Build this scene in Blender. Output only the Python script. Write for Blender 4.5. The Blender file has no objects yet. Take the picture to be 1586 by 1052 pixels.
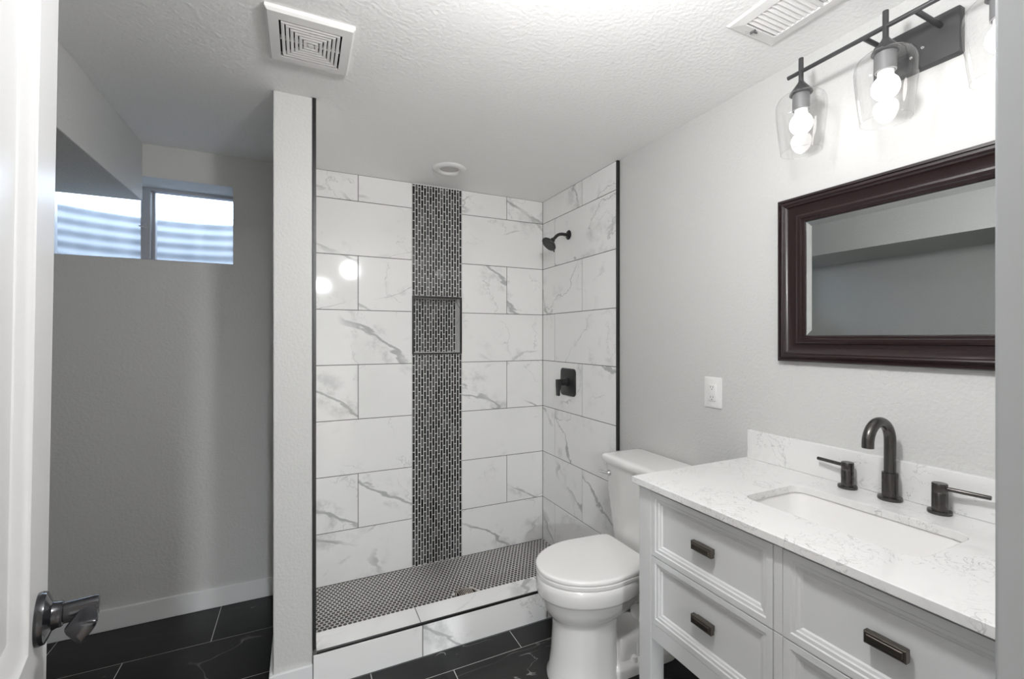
import bpy, bmesh, math, random
from mathutils import Vector, Matrix
PI = math.pi
random.seed(11)
S = bpy.context.scene
C = S.collection

# ------------------------------------------------------------------ camera, world, exposure
EYE = 1.335
YAW = 0.44027
cam_d = bpy.data.cameras.new('camera')
cam = bpy.data.objects.new('camera', cam_d)
C.objects.link(cam)
cam.location = (0, 0, EYE)
cam.rotation_euler = (PI / 2, 0, -YAW)
cam_d.sensor_width = 36
cam_d.lens = 691.0 / 1586 * 36
cam_d.shift_y = -2.0 / 1586
cam_d.clip_start = 0.01
S.camera = cam

world = bpy.data.worlds.new('sky')
S.world = world
world.use_nodes = True
bgn = world.node_tree.nodes['Background']
bgn.inputs['Color'].default_value = (0.74, 0.86, 1.0, 1)
bgn.inputs['Strength'].default_value = 11.0

S.view_settings.view_transform = 'Standard'
S.view_settings.look = 'None'
S.view_settings.gamma = 1.0
S.view_settings.use_curve_mapping = False
S.view_settings.exposure = 0.08
try:
    S.cycles.max_bounces = 12
    S.cycles.diffuse_bounces = 6
    S.cycles.glossy_bounces = 6
    S.cycles.transmission_bounces = 8
    S.cycles.transparent_max_bounces = 16
    S.cycles.caustics_reflective = False
    S.cycles.caustics_refractive = False
    S.cycles.sample_clamp_indirect = 4.0
except Exception:
    pass

# lamp strengths (each lamp's emitter is built in its own builder below)
BULB_GLOW = 9.0
FILL_GLOBE_GLOW = 215.0
HALL_FILL_GLOW = 2600.0
HALL_FAR_GLOW = 2700.0

# ------------------------------------------------------------------ materials
def new_mat(name):
    m = bpy.data.materials.new(name)
    m.use_nodes = True
    nt = m.node_tree
    return m, nt, nt.nodes['Principled BSDF']

def N(nt, t, **kw):
    n = nt.nodes.new(t)
    for k, v in kw.items():
        if k in ('operation', 'blend_type', 'data_type', 'attribute_name', 'attribute_type', 'interpolation_type', 'noise_dimensions', 'feature', 'distance', 'distribution'):
            setattr(n, k, v)
        else:
            n.inputs[k.replace('_', ' ')].default_value = v
    return n

def L(nt, a, b):
    nt.links.new(a, b)

def plain(name, col, rough=0.5, metal=0.0, spec=0.5, bump=0.0, bscale=60.0, coat=0.0, detail=3.0, bdist=0.004, vary=0.012):
    m, nt, b = new_mat(name)
    b.inputs['Base Color'].default_value = (*col, 1)
    b.inputs['Roughness'].default_value = rough
    b.inputs['Metallic'].default_value = metal
    b.inputs['Specular IOR Level'].default_value = spec
    b.inputs['Coat Weight'].default_value = coat
    geo = N(nt, 'ShaderNodeNewGeometry')
    nz = N(nt, 'ShaderNodeTexNoise', Scale=bscale, Detail=detail)
    L(nt, geo.outputs['Position'], nz.inputs['Vector'])
    if bump > 0:
        bp = N(nt, 'ShaderNodeBump', Strength=bump, Distance=bdist)
        L(nt, nz.outputs['Fac'], bp.inputs['Height'])
        L(nt, bp.outputs['Normal'], b.inputs['Normal'])
    else:
        mr = N(nt, 'ShaderNodeMapRange')
        mr.inputs['To Min'].default_value = max(0.0, rough - vary)
        mr.inputs['To Max'].default_value = min(1.0, rough + vary)
        L(nt, nz.outputs['Fac'], mr.inputs['Value'])
        L(nt, mr.outputs['Result'], b.inputs['Roughness'])
    return m

def vein_layer(nt, vec, scale, width, strength, mask_scale, m0, m1, distort=1.2, detail=6.0):
    n1 = N(nt, 'ShaderNodeTexNoise', Scale=scale, Detail=detail, Roughness=0.55, Distortion=distort)
    L(nt, vec, n1.inputs['Vector'])
    s = N(nt, 'ShaderNodeMath', operation='SUBTRACT'); s.inputs[1].default_value = 0.5
    L(nt, n1.outputs['Fac'], s.inputs[0])
    a = N(nt, 'ShaderNodeMath', operation='ABSOLUTE')
    L(nt, s.outputs[0], a.inputs[0])
    mr = N(nt, 'ShaderNodeMapRange', interpolation_type='SMOOTHSTEP')
    mr.inputs['From Min'].default_value = 0.0
    mr.inputs['From Max'].default_value = width
    mr.inputs['To Min'].default_value = strength
    mr.inputs['To Max'].default_value = 0.0
    L(nt, a.outputs[0], mr.inputs['Value'])
    n2 = N(nt, 'ShaderNodeTexNoise', Scale=mask_scale, Detail=2.0)
    L(nt, vec, n2.inputs['Vector'])
    m2 = N(nt, 'ShaderNodeMapRange', interpolation_type='SMOOTHSTEP')
    m2.inputs['From Min'].default_value = m0
    m2.inputs['From Max'].default_value = m1
    L(nt, n2.outputs['Fac'], m2.inputs['Value'])
    mu = N(nt, 'ShaderNodeMath', operation='MULTIPLY')
    L(nt, mr.outputs['Result'], mu.inputs[0])
    L(nt, m2.outputs['Result'], mu.inputs[1])
    return mu.outputs[0]

def veined(name, base, vein, layers, rough, rot=(0, 0, 0), scl=(1, 1, 1), bump=0.0, coat=0.0, spec=0.5):
    """stone: every tile carries its own 'off' vector, so no two tiles share a vein"""
    m, nt, b = new_mat(name)
    geo = N(nt, 'ShaderNodeNewGeometry')
    at = N(nt, 'ShaderNodeAttribute', attribute_name='off')
    ad = N(nt, 'ShaderNodeVectorMath', operation='ADD')
    L(nt, geo.outputs['Position'], ad.inputs[0])
    L(nt, at.outputs['Vector'], ad.inputs[1])
    mp = N(nt, 'ShaderNodeMapping')
    mp.inputs['Rotation'].default_value = rot
    mp.inputs['Scale'].default_value = scl
    L(nt, ad.outputs[0], mp.inputs['Vector'])
    cur = None
    for lay in layers:
        o = vein_layer(nt, mp.outputs[0], *lay)
        if cur is None:
            cur = o
        else:
            mx = N(nt, 'ShaderNodeMath', operation='MAXIMUM')
            L(nt, cur, mx.inputs[0]); L(nt, o, mx.inputs[1])
            cur = mx.outputs[0]
    mix = N(nt, 'ShaderNodeMix', data_type='RGBA')
    mix.inputs[6].default_value = (*base, 1)
    mix.inputs[7].default_value = (*vein, 1)
    L(nt, cur, mix.inputs[0])
    L(nt, mix.outputs[2], b.inputs['Base Color'])
    b.inputs['Roughness'].default_value = rough
    b.inputs['Coat Weight'].default_value = coat
    b.inputs['Specular IOR Level'].default_value = spec
    if bump:
        nz = N(nt, 'ShaderNodeTexNoise', Scale=40.0, Detail=4.0)
        L(nt, geo.outputs['Position'], nz.inputs['Vector'])
        bp = N(nt, 'ShaderNodeBump', Strength=bump, Distance=0.002)
        L(nt, nz.outputs['Fac'], bp.inputs['Height'])
        L(nt, bp.outputs['Normal'], b.inputs['Normal'])
    return m

def marble(name, base, vein, rough):
    """white marble-look porcelain: long diagonal veins that fade in and out, smoky patches beside them"""
    m, nt, b = new_mat(name)
    geo = N(nt, 'ShaderNodeNewGeometry')
    at = N(nt, 'ShaderNodeAttribute', attribute_name='off')
    ad = N(nt, 'ShaderNodeVectorMath', operation='ADD')
    L(nt, geo.outputs['Position'], ad.inputs[0]); L(nt, at.outputs['Vector'], ad.inputs[1])
    sx = N(nt, 'ShaderNodeSeparateXYZ'); L(nt, at.outputs['Vector'], sx.inputs[0])
    def direction(n):
        d = N(nt, 'ShaderNodeVectorMath', operation='DOT_PRODUCT'); d.inputs[1].default_value = n
        L(nt, ad.outputs[0], d.inputs[0])
        sp = N(nt, 'ShaderNodeSeparateXYZ'); L(nt, ad.outputs[0], sp.inputs[0])
        cb = N(nt, 'ShaderNodeCombineXYZ')
        L(nt, d.outputs['Value'], cb.inputs[0]); L(nt, sp.outputs[1], cb.inputs[1]); L(nt, sp.outputs[2], cb.inputs[2])
        return cb.outputs[0]
    def mrange(src, a0, a1, b0, b1):
        r = N(nt, 'ShaderNodeMapRange', interpolation_type='SMOOTHSTEP')
        r.inputs['From Min'].default_value = a0; r.inputs['From Max'].default_value = a1
        r.inputs['To Min'].default_value = b0; r.inputs['To Max'].default_value = b1
        L(nt, src, r.inputs['Value']); return r.outputs['Result']
    def mul(p, q, op='MULTIPLY'):
        r = N(nt, 'ShaderNodeMath', operation=op); L(nt, p, r.inputs[0]); L(nt, q, r.inputs[1]); return r.outputs[0]
    def lines(n, scale, dist, dscale, thin, t_amt, soft, s_amt, mscale, m0, m1):
        w = nt.nodes.new('ShaderNodeTexWave')
        w.inputs['Scale'].default_value = scale; w.inputs['Distortion'].default_value = dist
        w.inputs['Detail'].default_value = 7.0; w.inputs['Detail Scale'].default_value = dscale; w.inputs['Detail Roughness'].default_value = 0.57
        L(nt, direction(n), w.inputs['Vector'])
        mk = N(nt, 'ShaderNodeTexNoise', Scale=mscale, Detail=3.0, Roughness=0.6); L(nt, ad.outputs[0], mk.inputs['Vector'])
        mk2 = N(nt, 'ShaderNodeTexNoise', Scale=mscale * 3.6, Detail=6.0, Roughness=0.68); L(nt, ad.outputs[0], mk2.inputs['Vector'])
        mask = mrange(mk.outputs['Fac'], m0, m1, 0.0, 1.0)
        ln = mul(mrange(w.outputs['Fac'], 1 - thin, 1.0, 0.0, t_amt), mask)
        sf = mul(mul(mrange(w.outputs['Fac'], 1 - soft, 1.0, 0.0, s_amt), mask), mrange(mk2.outputs['Fac'], 0.48, 0.66, 0.0, 1.0))
        return mul(ln, sf, 'MAXIMUM')
    v = lines((0.62, -0.5, 0.78), 0.50, 7.0, 1.5, 0.0060, 0.66, 0.36, 0.42, 1.5, 0.43, 0.56)
    v = mul(v, lines((-0.45, 0.5, 0.85), 0.75, 7.0, 2.0, 0.0035, 0.44, 0.28, 0.28, 2.2, 0.46, 0.60), 'MAXIMUM')
    v = mul(v, lines((0.9, -0.8, 0.40), 1.1, 9.0, 3.0, 0.0030, 0.32, 0.20, 0.10, 2.9, 0.47, 0.61), 'MAXIMUM')
    cl = N(nt, 'ShaderNodeTexNoise', Scale=2.4, Detail=4.0); L(nt, ad.outputs[0], cl.inputs['Vector'])
    v = mul(v, mrange(cl.outputs['Fac'], 0.5, 0.8, 0.0, 0.10), 'MAXIMUM')
    mix = N(nt, 'ShaderNodeMix', data_type='RGBA')
    mix.inputs[6].default_value = (*base, 1); mix.inputs[7].default_value = (*vein, 1)
    L(nt, v, mix.inputs[0]); L(nt, mix.outputs[2], b.inputs['Base Color'])
    b.inputs['Roughness'].default_value = rough
    return m

def chip_mat(name, dark, light, rough0, rough1, pw=2.0):
    """small glass/stone chips, each chip has its own random shade in attribute 'off'"""
    m, nt, b = new_mat(name)
    at = N(nt, 'ShaderNodeAttribute', attribute_name='off')
    sp = N(nt, 'ShaderNodeSeparateXYZ')
    L(nt, at.outputs['Vector'], sp.inputs[0])
    p = N(nt, 'ShaderNodeMath', operation='POWER'); p.inputs[1].default_value = pw
    L(nt, sp.outputs[0], p.inputs[0])
    geo = N(nt, 'ShaderNodeNewGeometry')
    nz = N(nt, 'ShaderNodeTexNoise', Scale=220.0, Detail=3.0)
    L(nt, geo.outputs['Position'], nz.inputs['Vector'])
    pn = N(nt, 'ShaderNodeMath', operation='MULTIPLY')
    L(nt, p.outputs[0], pn.inputs[0]); L(nt, nz.outputs['Fac'], pn.inputs[1])
    mix = N(nt, 'ShaderNodeMix', data_type='RGBA')
    mix.inputs[6].default_value = (*dark, 1)
    mix.inputs[7].default_value = (*light, 1)
    L(nt, pn.outputs[0], mix.inputs[0])
    L(nt, mix.outputs[2], b.inputs['Base Color'])
    mr = N(nt, 'ShaderNodeMapRange')
    mr.inputs['To Min'].default_value = rough0
    mr.inputs['To Max'].default_value = rough1
    L(nt, sp.outputs[1], mr.inputs['Value'])
    L(nt, mr.outputs['Result'], b.inputs['Roughness'])
    return m

def thin_glass(name, tint=(1, 1, 1), extra=0.0, haze=0.0):
    m, nt, b = new_mat(name)
    nt.nodes.remove(b)
    out = [n for n in nt.nodes if n.type == 'OUTPUT_MATERIAL'][0]
    tr = N(nt, 'ShaderNodeBsdfTransparent'); tr.inputs['Color'].default_value = (*tint, 1)
    gl = N(nt, 'ShaderNodeBsdfGlossy'); gl.inputs['Roughness'].default_value = 0.03
    fr = N(nt, 'ShaderNodeFresnel', IOR=1.5)
    gb = N(nt, 'ShaderNodeNewGeometry')
    im = N(nt, 'ShaderNodeMapRange')      # same reflectance seen from either side of the thin sheet
    im.inputs['To Min'].default_value = 1.5; im.inputs['To Max'].default_value = 1 / 1.5
    L(nt, gb.outputs['Backfacing'], im.inputs['Value'])
    L(nt, im.outputs['Result'], fr.inputs['IOR'])
    ad = N(nt, 'ShaderNodeMath', operation='ADD'); ad.inputs[1].default_value = extra
    ad.use_clamp = True
    L(nt, fr.outputs[0], ad.inputs[0])
    mx = N(nt, 'ShaderNodeMixShader')
    L(nt, ad.outputs[0], mx.inputs[0]); L(nt, tr.outputs[0], mx.inputs[1]); L(nt, gl.outputs[0], mx.inputs[2])
    last = mx
    if haze > 0:      # dust on the pane, streaky
        df = N(nt, 'ShaderNodeBsdfTranslucent'); df.inputs['Color'].default_value = (0.85, 0.9, 1, 1)
        geo = N(nt, 'ShaderNodeNewGeometry')
        mp = N(nt, 'ShaderNodeMapping'); mp.inputs['Rotation'].default_value = (0, 0.7, 0); mp.inputs['Scale'].default_value = (18, 1, 2)
        L(nt, geo.outputs['Position'], mp.inputs['Vector'])
        nz = N(nt, 'ShaderNodeTexNoise', Scale=1.0, Detail=4.0)
        L(nt, mp.outputs[0], nz.inputs['Vector'])
        mr = N(nt, 'ShaderNodeMapRange'); mr.inputs['From Min'].default_value = 0.35; mr.inputs['From Max'].default_value = 0.75
        mr.inputs['To Min'].default_value = haze * 0.4; mr.inputs['To Max'].default_value = haze
        L(nt, nz.outputs['Fac'], mr.inputs['Value'])
        m2 = N(nt, 'ShaderNodeMixShader')
        L(nt, mr.outputs['Result'], m2.inputs[0]); L(nt, mx.outputs[0], m2.inputs[1]); L(nt, df.outputs[0], m2.inputs[2])
        last = m2
    L(nt, last.outputs[0], out.inputs['Surface'])
    return m

def glow(name, col, strength):
    m, nt, b = new_mat(name)
    b.inputs['Base Color'].default_value = (0.9, 0.9, 0.9, 1)
    b.inputs['Emission Color'].default_value = (*col, 1)
    b.inputs['Emission Strength'].default_value = strength
    return m

M = {}
M['wall'] = plain('wall_paint', (0.58, 0.579, 0.568), 0.6, bump=0.55, bscale=95, detail=2.0, bdist=0.0035)
M['ceil'] = plain('ceiling_paint', (0.90, 0.899, 0.892), 0.7, bump=0.5, bscale=80, detail=2.0, bdist=0.004)
M['trim'] = plain('trim_paint', (0.78, 0.785, 0.79), 0.35)
M['door'] = plain('door_paint', (0.63, 0.63, 0.63), 0.30)
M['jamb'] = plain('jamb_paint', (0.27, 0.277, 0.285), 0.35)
M['marble'] = marble('marble_tile', (0.85, 0.847, 0.838), (0.24, 0.255, 0.25), 0.07)
M['grout_dark'] = plain('tile_grout', (0.11, 0.107, 0.102), 0.9)
M['slate'] = veined('black_stone_tile', (0.0095, 0.0095, 0.0098), (0.50, 0.49, 0.48), [
    (1.1, 0.004, 0.26, 1.6, 0.48, 0.60, 0.45, 3.0),
    (6.0, 0.012, 0.50, 3.4, 0.60, 0.66, 0.4, 2.0),
    (1.1, 0.15, 0.022, 1.4, 0.4, 0.7, 1.5, 5.0)], 0.34, rot=(0, 0, 0.25), scl=(0.8, 2.2, 1.0), bump=0.12, spec=0.32)
M['grout_floor'] = plain('floor_grout', (0.52, 0.51, 0.50), 0.9)
M['grout_white'] = plain('mosaic_grout', (0.70, 0.69, 0.67), 0.9)
M['chip'] = chip_mat('glass_mosaic', (0.008, 0.008, 0.009), (0.16, 0.16, 0.16), 0.06, 0.30, 2.2)
M['penny'] = chip_mat('penny_mosaic', (0.055, 0.052, 0.049), (0.085, 0.08, 0.075), 0.30, 0.5, 1.0)
M['black'] = plain('black_metal', (0.012, 0.012, 0.0125), 0.38, spec=0.5)
M['black_edge'] = plain('black_edge_metal', (0.008, 0.008, 0.008), 0.32)
M['gun'] = plain('dark_gunmetal', (0.085, 0.080, 0.075), 0.27, metal=0.85)
M['lampmetal'] = plain('lamp_dark_metal', (0.075, 0.075, 0.078), 0.38, metal=0.5)
M['handle'] = plain('door_handle_black', (0.012, 0.0125, 0.016), 0.20, metal=0.35, coat=0.4)
M['bronze'] = plain('pull_bronze', (0.13, 0.115, 0.10), 0.30, metal=0.9)
M['porc'] = plain('porcelain', (0.83, 0.822, 0.81), 0.08, coat=0.3)
M['seat'] = plain('toilet_seat_plastic', (0.88, 0.87, 0.855), 0.22)
M['quartz'] = veined('quartz_top', (0.78, 0.777, 0.768), (0.26, 0.255, 0.25), [
    (9.0, 0.014, 0.62, 5.5, 0.50, 0.58, 2.8, 4.0),
    (15.0, 0.018, 0.40, 7.0, 0.48, 0.60, 2.2, 4.0),
    (5.0, 0.08, 0.07, 4.0, 0.45, 0.65, 1.5, 4.0)], 0.12)
M['cab'] = plain('cabinet_paint', (0.67, 0.675, 0.68), 0.35)
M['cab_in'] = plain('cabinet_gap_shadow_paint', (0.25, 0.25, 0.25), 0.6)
M['mahog'] = plain('mahogany_frame', (0.013, 0.0052, 0.0052), 0.26, coat=0.35)
M['silver'] = plain('mirror_silver', (0.80, 0.83, 0.82), 0.0, metal=1.0)
M['silver'].node_tree.nodes['Principled BSDF'].inputs['Roughness'].default_value = 0.0
for l in list(M['silver'].node_tree.links):
    if l.to_socket.name == 'Roughness':
        M['silver'].node_tree.links.remove(l)
M['shade'] = thin_glass('lamp_glass', (0.985, 0.985, 0.985), 0.02)
M['pane'] = thin_glass('window_glass', (0.93, 0.95, 0.97), 0.0, haze=0.13)
M['bulb'] = glow('bulb_glow', (1.0, 0.97, 0.94), BULB_GLOW)
M['socket'] = plain('socket_grey', (0.20, 0.20, 0.205), 0.4, metal=0.3)
M['bulbbase'] = plain('bulb_base_plastic', (0.8, 0.8, 0.8), 0.4)
M['fill_globe'] = glow('fill_globe_glow', (0.985, 0.985, 0.99), FILL_GLOBE_GLOW)  # glow of the globe added to fill the bathroom
M["hall"] = glow("hall_fill_glow", (0.93, 0.97, 1.0), HALL_FILL_GLOW)  # glow of the left hall downlight, added as fill
M["hall_far"] = glow("hall_far_lamp_glow", (0.93, 0.97, 1.0), HALL_FAR_GLOW)
M['plastic'] = plain('white_plastic', (0.78, 0.775, 0.765), 0.4)
M['fanin'] = plain('vent_inside_dark', (0.12, 0.12, 0.12), 0.8)
M['lens'] = plain('downlight_lens_off', (0.62, 0.61, 0.60), 0.5)
M['chrome'] = plain('chrome', (0.75, 0.75, 0.76), 0.08, metal=1.0)
M['brass'] = plain('drain_brushed_metal', (0.62, 0.55, 0.50), 0.25, metal=1.0)
M['void'] = plain('dark_hole', (0.008, 0.008, 0.008), 0.8)
M['alu'] = plain('window_aluminium', (0.42, 0.42, 0.44), 0.35, metal=0.5)
M['galv'] = plain('galvanized_steel', (0.125, 0.138, 0.155), 0.55, metal=0.1, bump=0.1, bscale=25)
M['siding'] = plain('outside_siding', (0.85, 0.86, 0.88), 0.7)
M['hallfloor'] = plain('hall_floor_wood', (0.30, 0.25, 0.20), 0.5)

# ------------------------------------------------------------------ mesh helpers
def new_bm():
    bm = bmesh.new()
    bm.verts.layers.float_vector.new('off')
    return bm

def obj(name, bm, mats, parent=None, smooth=None, bevel=None, segs=2, loc=None):
    me = bpy.data.meshes.new(name)
    bmesh.ops.recalc_face_normals(bm, faces=bm.faces) if smooth != 'keep' else None
    bm.to_mesh(me); bm.free()
    if not isinstance(mats, (list, tuple)):
        mats = [mats]
    for m in mats:
        me.materials.append(m)
    if smooth is not None and smooth != 'keep':
        me.polygons.foreach_set('use_smooth', [True] * len(me.polygons))
        me.set_sharp_from_angle(angle=math.radians(smooth))
    o = bpy.data.objects.new(name, me)
    C.objects.link(o)
    if parent is not None:
        o.parent = parent
    if loc is not None:
        o.location = loc
    if bevel:
        md = o.modifiers.new('bevel', 'BEVEL')
        md.width = bevel; md.segments = segs; md.limit_method = 'ANGLE'; md.angle_limit = math.radians(40)
        md.harden_normals = True
        me.polygons.foreach_set('use_smooth', [True] * len(me.polygons))
    return o

def tag(o, label=None, cat=None, group=None, kind=None):
    if label: o['label'] = label
    if cat: o['category'] = cat
    if group: o['group'] = group
    if kind: o['kind'] = kind
    return o

def thing(name, label, cat, loc=(0, 0, 0), rz=0.0, group=None):
    o = bpy.data.objects.new(name, None)
    o.empty_display_size = 0.05
    C.objects.link(o)
    o.location = loc
    o.rotation_euler = (0, 0, rz)
    return tag(o, label, cat, group)

def struct(name, bm, mats, label=None, parent=None, **kw):
    o = obj(name, bm, mats, parent, **kw)
    if parent is None:
        o['kind'] = 'structure'
        if label:
            o['label'] = label
    return o

def box(bm, x0, x1, y0, y1, z0, z1, mi=0, off=None, mat=None):
    vs = [bm.verts.new(p) for p in ((x0, y0, z0), (x1, y0, z0), (x1, y1, z0), (x0, y1, z0), (x0, y0, z1), (x1, y0, z1), (x1, y1, z1), (x0, y1, z1))]
    if mat is not None:
        for v in vs: v.co = mat @ v.co
    if off is not None:
        lay = bm.verts.layers.float_vector['off']
        for v in vs: v[lay] = off
    fs = []
    for q in ((3, 2, 1, 0), (4, 5, 6, 7), (0, 1, 5, 4), (1, 2, 6, 5), (2, 3, 7, 6), (3, 0, 4, 7)):
        f = bm.faces.new([vs[i] for i in q]); f.material_index = mi
        fs.append(f)
    return vs, fs

def loft(bm, rings, cap0=True, cap1=True, closed=True, mi=0):
    R = [[bm.verts.new(p) for p in r] for r in rings]
    n = len(R[0])
    for a, b in zip(R[:-1], R[1:]):
        for i in range(n if closed else n - 1):
            j = (i + 1) % n
            f = bm.faces.new((a[i], a[j], b[j], b[i])); f.material_index = mi
    if cap0:
        f = bm.faces.new(R[0][::-1]); f.material_index = mi
    if cap1:
        f = bm.faces.new(R[-1]); f.material_index = mi
    return R

def frame_of(d):
    d = Vector(d).normalized()
    a = Vector((0, 0, 1)) if abs(d.z) < 0.9 else Vector((1, 0, 0))
    u = d.cross(a).normalized()
    v = d.cross(u).normalized()
    return d, u, v

def lathe(bm, prof, org, axis=(0, 0, 1), n=32, mi=0, cap0=True, cap1=True):
    """prof = [(radius, distance along axis)]"""
    d, u, v = frame_of(axis)
    org = Vector(org)
    rings = []
    for r, h in prof:
        r = max(r, 1e-5)
        rings.append([org + d * h + u * (r * math.cos(2 * PI * i / n)) + v * (r * math.sin(2 * PI * i / n)) for i in range(n)])
    return loft(bm, rings, cap0, cap1, mi=mi)

def tube(bm, pts, rad, n=20, mi=0, flat=None):
    """pts polyline; rad number or list; flat = list of (ru, rv) for oval sections"""
    pts = [Vector(p) for p in pts]
    m = len(pts)
    rings = []
    up = None
    for k in range(m):
        t = (pts[min(k + 1, m - 1)] - pts[max(k - 1, 0)]).normalized()
        if up is None:
            _, u, v = frame_of(t)
        else:
            u = (up - t * up.dot(t)).normalized()
            v = t.cross(u).normalized()
        up = u
        if flat:
            ru, rv = flat[k]
        else:
            ru = rv = rad[k] if isinstance(rad, (list, tuple)) else rad
        rings.append([pts[k] + u * (ru * math.cos(2 * PI * i / n)) + v * (rv * math.sin(2 * PI * i / n)) for i in range(n)])
    return loft(bm, rings, mi=mi)

def rrect(u0, u1, v0, v1, r, k=6):
    """rounded rectangle outline in (u, v), counter-clockwise"""
    out = []
    r = max(r, 1e-5)
    for cx, cy, a0 in ((u1 - r, v0 + r, -90), (u1 - r, v1 - r, 0), (u0 + r, v1 - r, 90), (u0 + r, v0 + r, 180)):
        for i in range(k + 1):
            a = math.radians(a0 + 90 * i / k)
            out.append((cx + r * math.cos(a), cy + r * math.sin(a)))
    return out

def tiles(bm, rects, P, gap, depth, off=True, cham=0.0012, mi=0, tilt=0.0, spread=30.0):
    """raised tiles; P(u, v, h) -> world, h is the height out of the wall"""
    lay = bm.verts.layers.float_vector['off']
    for (u0, u1, v0, v1) in rects:
        u0 += gap / 2; u1 -= gap / 2; v0 += gap / 2; v1 -= gap / 2
        if u1 - u0 < 0.002 or v1 - v0 < 0.002:
            continue
        o = Vector((random.uniform(-spread, spread), random.uniform(-spread, spread), random.uniform(-spread, spread))) if spread > 1 else Vector((random.random(), random.random(), random.random()))
        t = [random.uniform(-tilt, tilt) for _ in range(4)]
        lo = [(u0, v0), (u1, v0), (u1, v1), (u0, v1)]
        c = cham
        hi = [(u0 + c, v0 + c), (u1 - c, v0 + c), (u1 - c, v1 - c), (u0 + c, v1 - c)]
        a = [bm.verts.new(P(u, v, -depth)) for u, v in lo]
        b = [bm.verts.new(P(u, v, -c)) for u, v in lo]
        d = [bm.verts.new(P(u, v, t[i])) for i, (u, v) in enumerate(hi)]
        for q in a + b + d: q[lay] = o
        for i in range(4):
            j = (i + 1) % 4
            bm.faces.new((a[i], a[j], b[j], b[i])).material_index = mi
            bm.faces.new((b[i], b[j], d[j], d[i])).material_index = mi
        bm.faces.new(d).material_index = mi

def slab(bm, u0, u1, v0, v1, P, h0, h1, mi=1):
    pts = [P(u, v, h) for h in (h0, h1) for u, v in ((u0, v0), (u1, v0), (u1, v1), (u0, v1))]
    vs = [bm.verts.new(p) for p in pts]
    for q in ((3, 2, 1, 0), (4, 5, 6, 7), (0, 1, 5, 4), (1, 2, 6, 5), (2, 3, 7, 6), (3, 0, 4, 7)):
        bm.faces.new([vs[i] for i in q]).material_index = mi

# ------------------------------------------------------------------ room dimensions
ZC = 2.252              # ceiling
XR = 1.469              # tiled right wall of the shower
XW = 1.484              # painted right wall
XL = -1.294             # left wall
YB = 2.632              # tiled back wall
YA = 2.637              # painted back wall of the alcove
YF = 0.165              # inner face of the front wall
XD0, XD1 = -0.168, 0.527   # doorway
PX0, PX1, PY = -0.096, 0.037, 1.862   # partition
XS = 0.048              # tiled left wall of the shower
CY0, CY1, CZ = 1.848, 1.972, 0.143    # curb
ZS = -0.018             # shower floor
XB, ZB = -0.677, 1.980  # boxed beam
# window opening
WX0, WX1, WZ0, WZ1, WY = -1.09, -0.314, 1.7055, 2.098, 2.835

# ------------------------------------------------------------------ shell
# floor tiles
bm = new_bm()
Pf = lambda u, v, h: (u, v, h)
joint_rows = [2.649 - 0.308 * k for k in range(10)]
rects = []
for k in range(9):
    v1, v0 = joint_rows[k], joint_rows[k + 1]
    x = -0.362 + (-0.305 if k % 2 else 0.0) - 0.61 * 3
    while x < 2.0:
        a, b = max(x, XL), min(x + 0.61, XW)
        c, d = max(v0, YF - 0.12), min(v1, YA)
        if a < b and c < d:
            rects.append((a, b, c, d))
        x += 0.61
def clip_shower(rs):
    out = []
    for (a, b, c, d) in rs:
        if d <= CY0 or b <= PX0:
            out.append((a, b, c, d))
        elif c < CY0:
            if a < PX0:
                out.append((a, min(b, PX0), c, d))
                if b > PX0: out.append((max(a, PX0), b, c, CY0))
            else:
                out.append((a, b, c, CY0))
        elif a < PX0:
            out.append((a, PX0, c, d))
    return out
tiles(bm, clip_shower(rects), Pf, 0.0035, 0.004, cham=0.0006, mi=0)
slab(bm, XL - 0.1, XW + 0.1, YF - 0.135, CY0, Pf, -0.12, -0.0012, 1)
slab(bm, XL - 0.1, PX0, CY0, YA + 0.1, Pf, -0.12, -0.0012, 1)
struct('floor', bm, [M['slate'], M['grout_floor']])

# ceiling (bathroom)
bm = new_bm()
box(bm, XL - 0.15, XW + 0.15, 0.03, YA + 0.2, ZC, ZC + 0.12)
struct('ceiling', bm, M['ceil'])

# back wall of alcove with window opening, and solid backing behind the shower
bm = new_bm()
yb0, yb1 = YA, WY + 0.05
box(bm, XL - 0.15, WX0, yb0, yb1, -0.1, ZC)
box(bm, WX1, PX1 - 0.001, yb0, yb1, -0.1, ZC)
box(bm, WX0, WX1, yb0, yb1, -0.1, WZ0)
box(bm, WX0, WX1, yb0, yb1, WZ1, ZC)
struct('wall_back', bm, M['wall'])
bm = new_bm()
box(bm, PX1 - 0.001, XW + 0.15, 2.745, yb1, -0.1, ZC)
struct('wall_behind_shower', bm, M['wall'])

bm = new_bm()
box(bm, XL - 0.15, XL, 0.03, YA + 0.001, -0.1, ZC)
struct('wall_left', bm, M['wall'])
bm = new_bm()
box(bm, XW, XW + 0.15, 0.03, yb1, -0.1, ZC)
struct('wall_right', bm, M['wall'])
# front wall with the doorway
bm = new_bm()
box(bm, XL, XD0 - 0.02, 0.03, YF, 0, ZC)
box(bm, XD1 + 0.02, XW, 0.03, YF, 0, ZC)
box(bm, XD0 - 0.02, XD1 + 0.02, 0.03, YF, 2.075, ZC)
struct('wall_front', bm, M['wall'])
# boxed beam along the left wall
bm = new_bm()
box(bm, XL, XB, YF, YA, ZB, ZC)
struct('beam', bm, M['wall'], bevel=0.004)
# partition between alcove and shower
bm = new_bm()
box(bm, PX0, PX1, PY, YA + 0.0005, 0, ZC)
struct('wall_partition', bm, M['wall'], bevel=0.005)

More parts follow.
